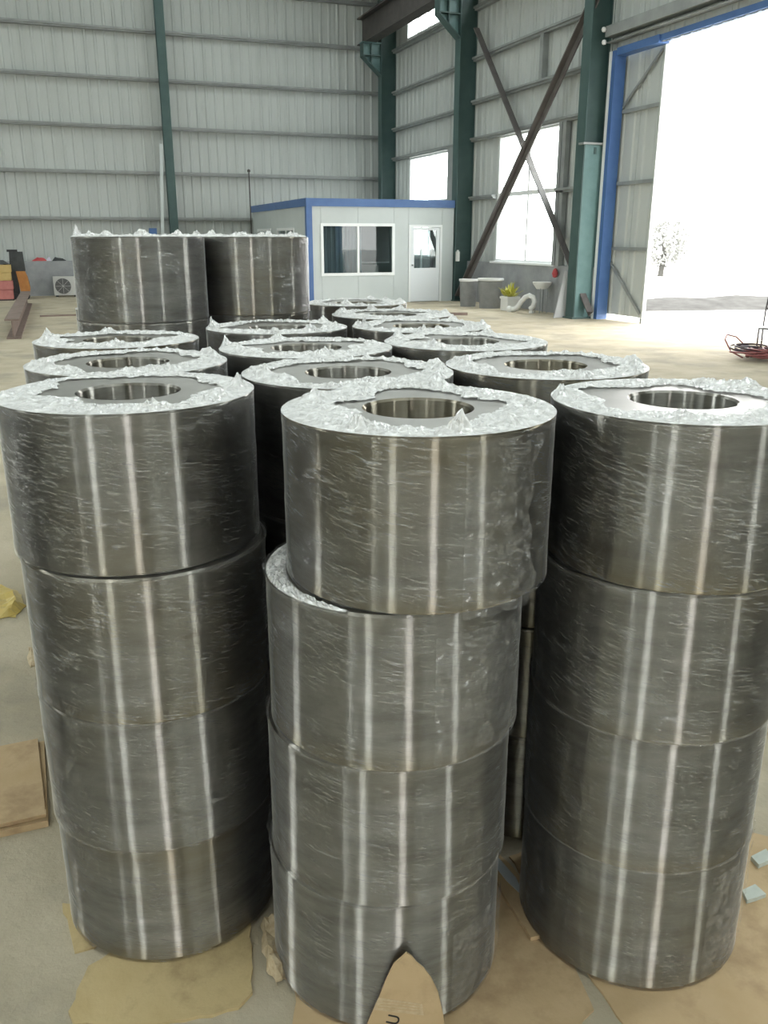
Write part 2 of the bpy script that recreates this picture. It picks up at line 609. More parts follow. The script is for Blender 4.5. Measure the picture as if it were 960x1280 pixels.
def window(name, w, x, mull, trans, dz=(0, 0)):
    y0, y1, z0, z1 = w
    o = structure(name)
    f = MB()
    t = .07
    f.box(x - .06, x + .08, y0, y0 + t, z0, z1).box(x - .06, x + .08, y1 - t, y1, z0, z1)
    f.box(x - .06, x + .08, y0 + t, y1 - t, z0, z0 + t).box(x - .06, x + .08, y0 + t, y1 - t, z1 - t, z1)
    f.build('window_frame', M['frame_white'], o)
    yy = [y0 + t] + list(mull) + [y1 - t]
    zz = [z0 + t] + list(trans) + [z1 - t]
    for a in mull:
        MB().box(x - .05, x + .05, a - .035, a + .035, z0 + t, z1 - t).build('mullion', M['frame_white'], o)
    for a in trans:
        MB().box(x - .055, x + .055, y0 + t, y1 - t, a - .05, a + .05).build('transom', M['frame_white'], o)
    for i in range(len(yy) - 1):
        for j in range(len(zz) - 1):
            MB().box(x - .006, x + .006, yy[i], yy[i + 1], zz[j], zz[j + 1]).build('pane', M['glass'], o)
    portal(x + .12, (y0 + y1) / 2, (z0 + z1) / 2, y1 - y0, z1 - z0, (PI / 2, 0, PI / 2))
    return o


window('window_1', WIN_A, XR + .02, [26.0], [2.8])
window('window_2', WIN_B, XR + .02, [19.9], [2.8])
window('window_3', WIN_AH, XR + .02, [25.4, 26.2, 27.0], [])
window('window_4', WIN_BH, XR + .02, [18.8, 20.0, 21.2], [])
for i, w in enumerate(WIN_STREAK):
    window('window_%d' % (5 + i), w, XR + .02, [(w[0] + w[1]) / 2], [])
MB().box(XR - .14, XR + .02, 18.35, 21.6, 1.08, 1.13).build('window_sill', M['frame_white'], bpy.data.objects['window_2'])

# big door: blue frame, one leaf standing half across the opening
d1 = structure('door_1')
MB().box(XR - .12, XR + .14, 16.48, 16.66, 0, 5.36).build('door_jamb', M['blue'], d1)
MB().box(XR - .13, XR - .1, 16.6, 16.69, 0, 5.36).build('jamb_edge', M['frame_white'], d1)
MB().box(XR - .10, XR + .14, 15.15, 16.48, 5.26, 5.4).build('door_head', M['blue'], d1)
MB().box(XR - .06, XR + .14, 10.9, 15.15, 5.29, 5.4).build('door_head', M['blue'], d1)
MB().box(XR - .12, XR + .14, 10.75, 10.9, 0, 5.36).build('door_jamb', M['blue'], d1)
LX = XR + .16
for i in range(2):
    link('leaf_sheet', sheet_mesh(.72, 5.2), d1, (LX + .06, 15.24 + .72 * (i + 1), .11), -PI / 2)
for z in (1.5, 2.82, 4.22):
    MB().box(LX - .03, LX + .03, 15.26, 16.6, z - .035, z + .035).build('leaf_rail', M['girt'], d1)
MB().box(LX - .03, LX + .05, 15.22, 15.27, .1, 5.3).build('leaf_stile', M['sheet'], d1)
MB().box(LX - .03, LX + .05, 16.55, 16.6, .1, 5.3).build('leaf_stile', M['sheet'], d1)
MB().bar((LX, 16.5, 1.2), (LX, 15.32, .18), .05, .05, (1, 0, 0)).build('leaf_brace', M['girt'], d1)
MB().bar((LX, 16.5, 4.3), (LX, 15.32, 5.2), .05, .05, (1, 0, 0)).build('leaf_brace', M['girt'], d1)
MB().box(LX - .02, LX + .03, 15.24, 15.3, 0, .1).build('floor_bolt', M['girt'], d1)
cn = MB().add([(XR + .1, 10.2, 6.0), (XR + 3.2, 10.2, 5.5), (XR + 3.2, 17.2, 5.5), (XR + .1, 17.2, 6.0), (XR + .1, 10.2, 6.08), (XR + 3.2, 10.2, 5.58), (XR + 3.2, 17.2, 5.58), (XR + .1, 17.2, 6.08)],
              [(0, 3, 2, 1), (4, 5, 6, 7), (0, 1, 5, 4), (1, 2, 6, 5), (2, 3, 7, 6), (3, 0, 4, 7)]).build('added_sky_screen', M['sheet'], d1)  # unseen slab added to cut the high sky and dim the floor inside
portal(XR + .3, 13.07, 2.63, 4.35, 5.2, (PI / 2, 0, PI / 2))

# left wall: unseen strip windows, added for the streaks on the steel
wl = structure('wall_left')
streak_wins = [(b, b + w_, .9, 8.3) for b, w_ in ((-13.9, 2.5), (-6.8, .55), (6.2, 1.7), (18.2, 1.7))]
pl = MB()
prev = YF
for w in streak_wins:
    pl.box(XL - .08, XL, prev, w[0], 0, EAVE + .1)
    pl.box(XL - .08, XL, w[0], w[1], 0, w[2])
    pl.box(XL - .08, XL, w[0], w[1], w[3], EAVE + .1)
    prev = w[1]
pl.box(XL - .08, XL, prev, YB, 0, EAVE + .1)
pl.build('plain_cladding', M['sheet'], wl)
for i, w in enumerate(streak_wins):
    o = structure('window_%d' % (7 + i))
    f = MB()
    f.box(XL - .07, XL + .05, w[0], w[0] + .07, w[2], w[3]).box(XL - .07, XL + .05, w[1] - .07, w[1], w[2], w[3])
    f.box(XL - .07, XL + .05, w[0], w[1], w[2], w[2] + .07).box(XL - .07, XL + .05, w[0], w[1], w[3] - .07, w[3])
    f.box(XL - .06, XL + .04, (w[0] + w[1]) / 2 - .035, (w[0] + w[1]) / 2 + .035, w[2], w[3])
    f.build('window_frame', M['frame_white'], o)
    MB().box(XL - .03, XL - .02, w[0] + .07, w[1] - .07, w[2] + .07, w[3] - .07).build('pane', M['glass'], o)
    portal(XL - .2, (w[0] + w[1]) / 2, (w[2] + w[3]) / 2, w[1] - w[0], w[3] - w[2], (PI / 2, 0, -PI / 2))

# wall behind the camera, with a tall opening added to throw a streak on the rings
wf = structure('wall_front')
STREAK_DOOR = (-5.1, -2.8, 7.6)
MB().box(XL, STREAK_DOOR[0], YF - .08, YF, 0, EAVE + 2.4).box(STREAK_DOOR[1], XR, YF - .08, YF, 0, EAVE + 2.4).box(STREAK_DOOR[0], STREAK_DOOR[1], YF - .08, YF, STREAK_DOOR[2], EAVE + 2.4).build('plain_cladding', M['sheet'], wf)
portal((STREAK_DOOR[0] + STREAK_DOOR[1]) / 2, YF - .2, STREAK_DOOR[2] / 2, STREAK_DOOR[1] - STREAK_DOOR[0], STREAK_DOOR[2], (PI / 2, 0, PI))

# roof of sheets with invented rooflight strips, widened to brighten the rings and near floor
ce = structure('ceiling')
SKW = 1.4
edges = [YF - .3]
centers = [-22.3, -16.3, -10.3, -4.3, 1.7, 7.7, 13.7, 19.8, 25.8]
for side in (-1, 1):
    xe = XL - .3 if side < 0 else XR + .3
    def zat(x):
        return RIDGE - (RIDGE - EAVE) * abs(x - XM) / abs((XL if side < 0 else XR) - XM)
    def slab(y0, y1, xa, xb, t, mat, nm):
        m = MB()
        za, zb = zat(xa), zat(xb)
        m.add([(xa, y0, za), (xb, y0, zb), (xb, y1, zb), (xa, y1, za), (xa, y0, za + t), (xb, y0, zb + t), (xb, y1, zb + t), (xa, y1, za + t)],
              [(0, 3, 2, 1), (4, 5, 6, 7), (0, 1, 5, 4), (1, 2, 6, 5), (2, 3, 7, 6), (3, 0, 4, 7)])
        m.build(nm, mat, ce)
    prev = YF - .3
    xs0, xs1 = XM + side * 2.0, xe - side * 2.2
    for c in centers:
        slab(prev, c - SKW / 2, XM, xe, .06, M['sheet'], 'roof_sheet')
        slab(c - SKW / 2, c + SKW / 2, XM, xs0, .06, M['sheet'], 'roof_sheet')
        slab(c - SKW / 2, c + SKW / 2, xs1, xe, .06, M['sheet'], 'roof_sheet')
        slab(c - SKW / 2, c + SKW / 2, xs0, xs1, .01, M['added_skylight'], 'added_rooflight')
        ang = math.atan2(zat(xs1) - zat(xs0), xs1 - xs0)
        xm = (xs0 + xs1) / 2
        portal(xm, c, zat(xm) + .12, abs(xs1 - xs0), SKW, (0, -ang, 0))
        prev = c + SKW / 2
    slab(prev, YB + .3, XM, xe, .06, M['sheet'], 'roof_sheet')

# ------------------------------------------------------------------ steel frame
def column(y, label, corbel=False, boxed=False):
    t = thing('steel_column', label, 'column', (XR - .27, y, 0), group='steel columns along the right wall')
    H = EAVE + .05
    MB().box(-.28, -.255, 0, .32, 0, H).build('inner_flange', M['teal'], t)
    MB().box(.245, .265, 0, .32, 0, H).build('outer_flange', M['teal'], t)
    MB().box(-.255, .245, .15, .17, 0, H).build('web', M['teal'], t)
    MB().box(-.34, .265, -.06, .38, 0, .03).build('base_plate', M['teal'], t)
    if corbel:
        c = MB()
        c.prism([(-.28, 6.78), (-.88, 7.3), (-.88, 7.66), (-.28, 7.66)], 'y', .145, .175)
        cb = c.build('corbel', M['teal_light'], t)
        MB().box(-.93, -.28, .0, .32, 7.66, 7.69).build('corbel_plate', M['teal_light'], cb)
        MB().box(-.92, -.28, .02, .145, 7.3, 7.33).build('corbel_stiffener', M['teal'], cb)
        MB().prism([(-.28, 6.74), (-.9, 7.28), (-.9, 7.31), (-.28, 6.78)], 'y', 0, .32).build('corbel_flange', M['teal'], cb)
        MB().box(-.62, -.6, .02, .145, 7.05, 7.66).build('corbel_stiffener', M['teal'], cb)
        MB().box(-.9, -.88, .0, .32, 7.3, 7.66).build('corbel_end_plate', M['teal'], cb)
    if boxed:
        MB().box(-.24, .24, .02, .15, .03, 3.6).build('cover_plate', M['teal_light'], t)
        MB().box(-.33, .25, -.05, .15, 3.6, 3.64).build('cap_plate', M['girt'], t)
        MB().box(-.02, .03, .0, .03, 3.42, 3.55).build('bolt_plate', M['teal'], t)
    return t


column(28.75, 'dark teal steel column in the far corner, with a crane corbel', True)
column(22.9, 'dark teal steel column beside the office door, with a crane corbel', True)
column(16.75, 'teal steel column beside the blue jamb of the big door', True, True)
wc = thing('wall_column', 'slim dark green column standing against the back wall', 'column', (4.1, 29.4, 0))
MB().box(-.13, .13, -.02, 0, 0, EAVE + .3).build('front_flange', M['teal'], wc)
MB().box(-.01, .01, 0, .2, 0, EAVE + .3).build('web', M['teal'], wc)
MB().box(-.13, .13, .2, .22, 0, EAVE + .3).build('rear_flange', M['teal'], wc)

gd = thing('crane_girder', 'dark steel crane girder resting on the teal corbels', 'beam', (10.58, 0, 7.69))
MB().box(-.2, .2, YF + .2, 29.5, 0, .03).build('bottom_flange', M['girder'], gd)
MB().box(-.02, .02, YF + .2, 29.5, .03, .75).build('web', M['girder'], gd)
MB().box(-.2, .2, YF + .2, 29.5, .75, .79).build('top_flange', M['girder'], gd)
MB().box(-.04, .04, YF + .2, 29.5, .79, .9).build('rail', M['girder'], gd)


def brace(a, b, label, x):
    t = thing('cross_brace', label, 'brace', a, group='crossed braces of the window bay')
    v = Vector(b) - Vector(a)
    up = Vector((1, 0, 0))
    MB().bar((0, 0, 0), v, .17, .03, up).build('angle_leg', M['brace'], t)
    n = v.normalized().cross(up).normalized()
    MB().bar(n * .07 + up * -.07, v + n * .07 + up * -.07, .03, .14, up).build('angle_leg', M['brace'], t)
    return t


brace((11.10, 22.84, .1), (11.10, 16.85, 6.35), 'dark cross brace rising from the office door towards the big door', 11.1)
brace((11.24, 22.5, 6.85), (11.24, 16.5, .12), 'dark cross brace falling from the corbel to the foot of the big-door column', 11.24)

# ------------------------------------------------------------------ site office
OX0, OX1, OY0, OY1, OH = 6.67, 10.93, 23.0, 29.45, 2.72
of = thing('site_office', 'pale prefabricated site office with blue trim, under the windows', 'office', (0, 0, 0))
FW = (7.04, 9.12, .76, 2.08)
FD = (9.56, 10.57, 0, 2.07)
T = .06
xs = [OX0, FW[0], 8.08, FW[1], FD[0], FD[1], OX1]
for i in range(len(xs) - 1):
    a, b = xs[i], xs[i + 1] - .006
    segs = [(0, OH - .2)]
    if FW[0] <= (a + b) / 2 <= FW[1]:
        segs = [(0, FW[2]), (FW[3], OH - .2)]
    elif FD[0] <= (a + b) / 2 <= FD[1]:
        segs = [(FD[3], OH - .2)]
    for q0, q1 in segs:
        MB().box(a, b, OY0, OY0 + T, q0, q1).build('wall_panel', M['cabin'], of)
SW = [(24.35, 26.2, 1.0, 1.98), (27.0, 28.75, 1.0, 1.98)]
ysd = [OY0 + T, SW[0][0], SW[0][1], SW[1][0], SW[1][1], OY1]
for i in range(5):
    segs = [(0, OH - .2)] if i % 2 == 0 else [(0, 1.0), (1.98, OH - .2)]
    for q0, q1 in segs:
        MB().box(OX0, OX0 + T, ysd[i], ysd[i + 1] - .006, q0, q1).build('wall_panel', M['cabin'], of)
RW = (24.4, 27.6, .75, 2.1)
for a, b, q0, q1 in ((OY0 + T, RW[0], 0, OH - .2), (RW[1], OY1, 0, OH - .2), (RW[0], RW[1], 0, RW[2]), (RW[0], RW[1], RW[3], OH - .2)):
    MB().box(OX1 - T, OX1, a, b, q0, q1).build('wall_panel', M['cabin'], of)
MB().box(OX0 + T, OX1 - T, OY1 - T, OY1, 0, OH - .2).build('wall_panel', M['cabin'], of)
MB().box(OX0, OX1, OY0, OY1, OH - .2, OH - .14).build('roof_panel', M['cabin_in'], of)
MB().box(OX0 - .04, OX1, OY0 - .04, OY0, OH - .2, OH).build('fascia', M['blue'], of)
MB().box(OX0 - .04, OX0, OY0, OY1, OH - .2, OH).build('fascia', M['blue'], of)
MB().box(OX0 - .035, OX0 + .12, OY0 - .035, OY0 - .002, 0, OH - .2).build('corner_trim', M['blue'], of)
MB().box(OX0 - .035, OX0 - .002, OY0 - .002, OY0 + .12, 0, OH - .2).build('corner_trim', M['blue'], of)


def ofwin(axis, fix, a0, a1, z0, z1, n, mat):
    """sliding window in the office wall"""
    t = .055
    def bx(m, p, q, r0, r1, d0, d1):
        return m.box(p, q, fix + d0, fix + d1, r0, r1) if axis == 'x' else m.box(fix + d0, fix + d1, p, q, r0, r1)
    f = MB()
    bx(f, a0 - .02, a0 + t, z0 - .02, z1 + .02, -.025, .07)
    bx(f, a1 - t, a1 + .02, z0 - .02, z1 + .02, -.025, .07)
    bx(f, a0 + t, a1 - t, z0 - .02, z0 + t, -.025, .07)
    bx(f, a0 + t, a1 - t, z1 - t, z1 + .02, -.025, .07)
    w = f.build('window_frame', M['frame_white'], of)
    for i in range(1, n):
        c = a0 + (a1 - a0) * i / n
        m = MB()
        bx(m, c - .03, c + .03, z0 + t, z1 - t, -.01, .05)
        m.build('sash_bar', M['frame_white'], w)
    for i in range(n):
        m = MB()
        bx(m, a0 + t + (a1 - a0 - 2 * t) * i / n, a0 + t + (a1 - a0 - 2 * t) * (i + 1) / n, z0 + t, z1 - t, .015, .022)
        m.build('pane', mat, w)


ofwin('x', OY0, FW[0], FW[1], FW[2], FW[3], 2, M['glass_front'])
for s in SW:
    ofwin('y', OX0, s[0], s[1], s[2], s[3], 2, M['glass_dark'])
ofwin('y', OX1 - T, RW[0], RW[1], RW[2], RW[3], 4, M['glass'])
od = MB()
od.box(FD[0], FD[0] + .06, OY0 - .02, OY0 + .06, 0, FD[3]).box(FD[1] - .06, FD[1], OY0 - .02, OY0 + .06, 0, FD[3]).box(FD[0] + .06, FD[1] - .06, OY0 - .02, OY0 + .06, FD[3] - .06, FD[3])
odf = od.build('door_frame', M['frame_white'], of)
dl = MB()
a0, a1 = FD[0] + .07, FD[1] - .07
dl.box(a0, a1, OY0 + .0, OY0 + .045, .02, .92).box(a0, a0 + .1, OY0, OY0 + .045, .92, 2.0).box(a1 - .1, a1, OY0, OY0 + .045, .92, 2.0).box(a0 + .1, a1 - .1, OY0, OY0 + .045, 1.93, 2.0)
odl = dl.build('door_leaf', M['cabin_door'], of)
MB().box(a0 + .1, a1 - .1, OY0 + .02, OY0 + .026, .92, 1.93).build('pane', M['glass_dark'], odl)
MB().box(a0 + .03, a0 + .06, OY0 - .05, OY0, .98, 1.02).build('door_handle', M['girt'], odl)
MB().box(OX0 + T, OX1 - T, OY0 + T, OY1 - T, 0, .02).build('office_floor', M['cabin_in'], of)
for i, (cx, w) in enumerate(((7.45, .62), (8.05, .52))):
    m = MB()
    n = 14
    pts = [(cx + (k / n - .5) * w, OY0 + .35 + .03 * math.sin(k * 1.9)) for k in range(n + 1)]
    vs = [(x, y, .75) for x, y in pts] + [(x, y, 2.1) for x, y in pts]
    m.add(vs, [(k, k + 1, n + 2 + k, n + 1 + k) for k in range(n)])
    o = m.build('curtain', M['curtain'], None, True)
    tag(o, ('grey-blue curtain at the left of the office front window', 'grey-blue curtain next to the middle bar of the office window')[i], 'curtain')
pb = thing('roller_blind', 'grey roller blind behind the right pane of the office window', 'blind', (8.82, 23.75, 0))
MB().box(-.46, .46, -.006, .006, 1.08, 2.4).build('blind_cloth', M['plinth'], pb)
MB().tube([(-.48, 0, 2.44), (.48, 0, 2.44)], .035, 10).build('roller', M['frame_white'], pb, True)
MB().box(-.46, .46, -.015, .015, 1.05, 1.08).build('bottom_bar', M['frame_white'], pb)
MB().box(-.02, .02, -.01, .01, 2.47, 2.52).build('bracket', M['girt'], pb)
dk = thing('office_desk', 'desk seen through the front window of the site office', 'desk', (8.75, 24.4, .02))
MB().box(-.6, .6, -.35, .35, .70, .74).build('desk_top', M['cabin_in'], dk)
for sx in (-1, 1):
    for sy in (-1, 1):
        MB().box(sx * .55 - .03, sx * .55 + .03, sy * .3 - .03, sy * .3 + .03, 0, .70).build('leg', M['girt'], dk)
MB().box(-.4, .3, -.2, .2, 0, .22).build('paper_stack', M['white'])
o = bpy.data.objects['paper_stack']
o.location = (8.8, 24.35, .76)
tag(o, 'white paper stack on the desk inside the office', 'papers')

# ------------------------------------------------------------------ the steel rings
D = .552
R = D / 2
RB = .2 * D * 1.0
HP = .62366 * D          # pitch of the stacked rings
HB = HP - .0022          # height of the steel itself


def ring_mesh():
    c = .005
    prof = [(RB, c), (RB + c, 0), (R - c, 0), (R, c), (R, HB - c), (R - c, HB), (RB + c, HB), (RB, HB - c)]
    me = MB().lathe(prof, 128, closed=True).mesh('ring_body', M['steel'], True, 30)
    me.materials.append(M['steel_face'])
    for p in me.polygons:
        if abs(p.normal.z) > .9:
            p.material_index = 1
    return me


def side_film_mesh(seed):
    nt, nz = 150, 26
    m = MB()
    vs = []
    for j in range(nz + 1):
        z = .002 + (HB - .004) * j / nz
        for k in range(nt):
            a = 2 * PI * k / nt
            x, y = math.cos(a), math.sin(a)
            d = noise.noise((x * 3 + seed * 7.1, y * 3, z * 22 + x * 1.2)) * .0011 + noise.noise((x * 9, y * 9 + seed * 3.3, z * 55)) * .0006
            e = min(j, nz - j)
            r = R + .0026 + d + (.0012 if e == 0 else .0006 if e == 1 else 0)
            vs.append((r * x, r * y, z))
    fs = [(j * nt + k, j * nt + (k + 1) % nt, (j + 1) * nt + (k + 1) % nt, (j + 1) * nt + k) for j in range(nz) for k in range(nt)]
    return m.add(vs, fs).mesh('side_film', M['film'], True, 80)


def top_film_mesh(seed, inner=.60, amp=1.0):
    rnd = random.Random(seed)
    nt, ns = 300, 17
    peaks = [(rnd.uniform(0, 2 * PI), rnd.uniform(.018, .036), rnd.uniform(.05, .12), rnd.uniform(.55, .95)) for _ in range(7)]
    vs = []
    for j in range(ns + 3):
        for k in range(nt):
            a = 2 * PI * k / nt + (rnd.uniform(-.006, .006))
            ca, sa = math.cos(a), math.sin(a)
            rin = R * min(.93, max(.47, inner + .20 * noise.noise((ca * 1.3 + seed * 3.7, sa * 1.3, 0)) * 1.6 + .05 * noise.noise((ca * 9, sa * 9, seed))))
            if j <= ns:
                s = j / ns
                r = rin + (R * .992 - rin) * s
                env = math.sin(PI * min(1, .12 + s * .86)) ** .7
                x, y = r * ca, r * sa
                h = abs(noise.noise((x * 34, y * 34, seed * 2.1))) * .012 + abs(noise.noise((x * 110, y * 110, seed))) * .007 + rnd.uniform(0, .0034)
                z = HB + .0012 + env * h * amp
                for pa, ph, pw, ps in peaks:
                    da = abs((a - pa + PI) % (2 * PI) - PI)
                    if da < pw * 2 and abs(s - ps) < .3:
                        z += ph * amp * math.exp(-(da / pw) ** 2) * max(0, 1 - abs(s - ps) / .3) * rnd.uniform(.4, 1)
                r += rnd.uniform(-.002, .002) if 0 < j < ns else 0
            else:
                q = j - ns
                r = R + (.0040, .0046, .0040)[q - 1] + rnd.uniform(-.0004, .0008)
                z = HB - (.001, .006, .015)[q - 1] - (.010 * max(0, noise.noise((ca * 6, sa * 6, seed))) if q == 2 else 0)
                if q == 1:
                    z += .002
            vs.append((r * ca, r * sa, z))
    fs = []
    for j in range(ns + 1):
        for k in range(nt):
            k2 = (k + 1) % nt
            p = (j * nt + k, j * nt + k2, (j + 1) * nt + k2, (j + 1) * nt + k)
            fs += [(p[0], p[1], p[2]), (p[0], p[2], p[3])] if (k + j) % 2 else [(p[0], p[1], p[3]), (p[1], p[2], p[3])]
    return MB().add(vs, fs).mesh('top_film', M['film_top'])


def rim_film_mesh(seed):
    """crumpled film sticking out round the rim of a ring that carries another"""
    rnd = random.Random(seed)
    nt = 200
    vs = []
    prof = [(.0034, -.008), (.0042, -.004), (.0046, -.001), (.0035, .0010), (-.004, .0010)]
    for j, (dr, dz) in enumerate(prof):
        for k in range(nt):
            a = 2 * PI * k / nt
            n_ = noise.noise((math.cos(a) * 5, math.sin(a) * 5, seed * 1.7))
            w = max(0, n_ + .15)
            r = R + dr + (rnd.uniform(0, .003) if j in (1, 2) else 0) + (w * .010 if j == 2 else 0)
            z = HB + dz + (rnd.uniform(0, .003) + w * .012 if j == 2 else 0)
            vs.append((r * math.cos(a), r * math.sin(a), z))
    fs = []
    for j in range(len(prof) - 1):
        for k in range(nt):
            k2 = (k + 1) % nt
            fs += [(j * nt + k, j * nt + k2, (j + 1) * nt + k2), (j * nt + k, (j + 1) * nt + k2, (j + 1) * nt + k)]
    return MB().add(vs, fs).mesh('rim_film', M['film_flap'])


def flap_mesh(seed, a0, a1, z0, z1, mat='film_flap'):
    """loose outer turn of film with a ragged end, angles measured in the ring's own frame"""
    rnd = random.Random(seed)
    na, nz = 34, 18
    vs = []
    for j in range(nz + 1):
        z = z0 + (z1 - z0) * j / nz
        for i in range(na + 1):
            s = i / na
            e = a1 + .16 * noise.noise((z * 14, seed, 0)) + .04 * noise.noise((z * 50, seed, 3))
            a = a0 + (e - a0) * s
            lift = .0035 + .007 * max(0, s - .55) / .45 * (1 + noise.noise((z * 9, seed * 2, s * 3)))
            r = R + lift + .0016 * noise.noise((a * 14, z * 60, seed))
            zz = z + .006 * noise.noise((a * 10, seed, j)) * (1 if j in (0, nz) else 0)
            vs.append((r * math.cos(a), r * math.sin(a), zz))
    w = na + 1
    fs = [(j * w + i, j * w + i + 1, (j + 1) * w + i + 1, (j + 1) * w + i) for j in range(nz) for i in range(na)]
    return MB().add(vs, fs).mesh('film_flap', M[mat], True, 80)


def ledge_film_mesh(seed, off, a_mid, a_half, rot):
    """crumpled film on the ledge left bare by the offset ring above"""
    rnd = random.Random(seed)
    na, nr = 90, 7
    vs = []
    for j in range(nr + 1):
        for i in range(na + 1):
            a = a_mid - a_half + 2 * a_half * i / na
            r0 = R + .006 + off[0] * math.cos(a) + off[1] * math.sin(a)
            r0 = min(r0, R - .003)
            r = r0 + (R + .002 - r0) * j / nr
            z = HB + .0015 + (rnd.uniform(.0, .007) if 0 < j < nr else 0) * min(1, (R - r0) / .02)
            vs.append((r * math.cos(a - rot), r * math.sin(a - rot), z))
    w = na + 1
    fs = []
    for j in range(nr):
        for i in range(na):
            p = (j * w + i, j * w + i + 1, (j + 1) * w + i + 1, (j + 1) * w + i)
            fs += [(p[0], p[1], p[2]), (p[0], p[2], p[3])]
    return MB().add(vs, fs).mesh('ledge_film', M['film_top'])


BODY = ring_mesh()
SIDES = [side_film_mesh(s) for s in range(5)]
TOPS = [top_film_mesh(s + 1, inner=i, amp=a) for s, (i, a) in enumerate([(.68, .8), (.62, 1.0), (.64, .8), (.70, 1.0), (.62, .9), (.72, 1.0), (.58, 1.1)])]
RIMS = [rim_film_mesh(s + 1) for s in range(3)]
ORD = ['front', 'second', 'third', 'fourth', 'fifth', 'sixth']
ROWN = {'A': 'left', 'B': 'middle', 'C': 'right'}
rr_ = random.Random(11)

STACKS = {
    # row, place in the row: positions from the top ring down
    'A1': [(.153, 2.008), (.162, 1.993), (.160, 2.004), (.165, 2.035)],
    'B1': [(.691, 1.605), (.648, 1.625), (.641, 1.641), (.636, 1.651)],
    'C1': [(1.262, 1.486), (1.256, 1.493), (1.263, 1.511), (1.275, 1.521)],
    'A2': (.202, 2.575), 'A3': (.221, 3.192), 'A4': (.403, 4.010), 'A5': (.415, 4.69),
    'B2': (.730, 2.169), 'B3': (.776, 2.728), 'B4': (.853, 3.414), 'B5': (.930, 4.207),
    'C2': (1.292, 2.099), 'C3': (1.337, 2.699), 'C4': (1.412, 3.256), 'C5': (1.503, 3.812), 'C6': (1.598, 4.593),
}
LAYER4 = ['top ring', 'second ring from the top', 'third ring from the top', 'bottom ring']
LAYER5 = ['raised fifth ring on top', 'second ring from the top', 'third ring from the top', 'fourth ring from the top', 'bottom ring']
STACK_LOOK = {'A5': 'left-row stack behind the raised ring', 'B5': 'fifth stack of the middle row', 'A4': 'fourth stack of the left row'}
BASE = {'A1': .010, 'B1': .007, 'C1': .007}
nt_ = 0
ORDER_TOP = {'A1': 0, 'B1': 1, 'C1': 2}
for key, pos in STACKS.items():
    n = 5 if key in ('A4', 'B5') else 4
    if isinstance(pos, tuple):
        p0 = pos
        pos = [p0]
        for k in range(1, n):
            pos.append((p0[0] + rr_.uniform(-.006, .006), p0[1] + rr_.uniform(-.006, .006)))
    where = STACK_LOOK.get(key, '%s stack of the %s row' % (ORD[int(key[1]) - 1], ROWN[key[0]]))
    for i in range(n):
        lab = 'film-wrapped steel ring, %s in the %s' % ((LAYER5 if n == 5 else LAYER4)[i], where)
        z = BASE.get(key, 0.0) + (n - 1 - i) * HP
        t = thing('steel_ring', lab, 'steel ring', (pos[i][0], pos[i][1], z), -PI / 2 + rr_.uniform(-.7, .7), 'film-wrapped steel rings stacked on the floor')
        link('ring_body', BODY, t)
        link('side_film', SIDES[rr_.randrange(5)], t)
        if i == 0:
            nt_ += 1
            link('top_film', TOPS[ORDER_TOP.get(key, 3 + nt_ % 4)], t)
        else:
            link('rim_film', RIMS[rr_.randrange(3)], t)
        if key == 'B1' and i == 1:
            link('ledge_film', ledge_film_mesh(4, (pos[0][0] - pos[1][0], pos[0][1] - pos[1][1]), math.radians(157), math.radians(72), t.rotation_euler.z), t)
        if key == 'B1' and i in (0, 1):
            g0 = t.rotation_euler.z
            link('film_flap', flap_mesh(5 + i, math.radians(-95) - g0, math.radians(-62 + 16 * i) - g0, .004 if i else -.012, HB - .01 - .04 * i), t)
        if key == 'B1' and i == 3:
            g0 = t.rotation_euler.z
            link('film_flap', flap_mesh(9, math.radians(-78) - g0, math.radians(-30) - g0, .012, HB * .66, 'film_bunch'), t)
        if key == 'C1' and i == 3:
            g0 = t.rotation_euler.z
            link('film_flap', flap_mesh(14, math.radians(-88) - g0, math.radians(-45) - g0, .012, HB * .9, 'film_bunch'), t)

# ------------------------------------------------------------------ cardboard and scraps round the stacks
def board(name, pts, z, th, mat, label, cat='cardboard', seed=0, jag=.004):
    """sheet with a slightly torn outline; pts are floor positions"""
    rnd = random.Random(seed)
    out = []
    for i, p in enumerate(pts):
        q = pts[(i + 1) % len(pts)]
        L_ = math.hypot(q[0] - p[0], q[1] - p[1])
        k = max(1, int(L_ / .03))
        for s in range(k):
            f = s / k
            j = jag if s else 0
            out.append((p[0] + (q[0] - p[0]) * f + rnd.uniform(-j, j), p[1] + (q[1] - p[1]) * f + rnd.uniform(-j, j)))
    cx = sum(p[0] for p in pts) / len(pts)
    cy = sum(p[1] for p in pts) / len(pts)
    o = MB().prism([(x - cx, y - cy) for x, y in out], 'z', 0, th).build(name, mat, None, loc=(cx, cy, z))
    return tag(o, label, cat)


board('cardboard_sheet', [(-.02, 1.85), (-.08, 1.82), (-.13, 1.70), (-.12, 1.66), (.03, 1.60), (.15, 1.58), (.24, 1.57), (.28, 1.60), (.30, 1.70), (.33, 1.87), (.35, 2.1), (.12, 2.2), (-.02, 2.1)], .0, .009, M['cardboard_pale'],
      'faded yellow cardboard with a torn edge under the front left stack', seed=1, jag=.006)
board('cardboard_scrap', [(-.135, 2.07), (-.11, 1.88), (-.06, 1.88), (-.04, 1.93), (-.05, 2.02)], .0, .005, M['cardboard_pale'], 'small pale cardboard corner at the left foot of the front left stack', seed=2)
board('cardboard_sheet', [(.37, 1.54), (.34, 1.47), (.49, 1.33), (.94, 1.24), (1.01, 1.27), (1.04, 1.42), (1.03, 1.49), (1.01, 1.66), (.95, 1.9), (.5, 1.95), (.40, 1.8)], .0, .006, M['cardboard'],
      'brown cardboard sheet under the front middle stack', seed=3, jag=.003)
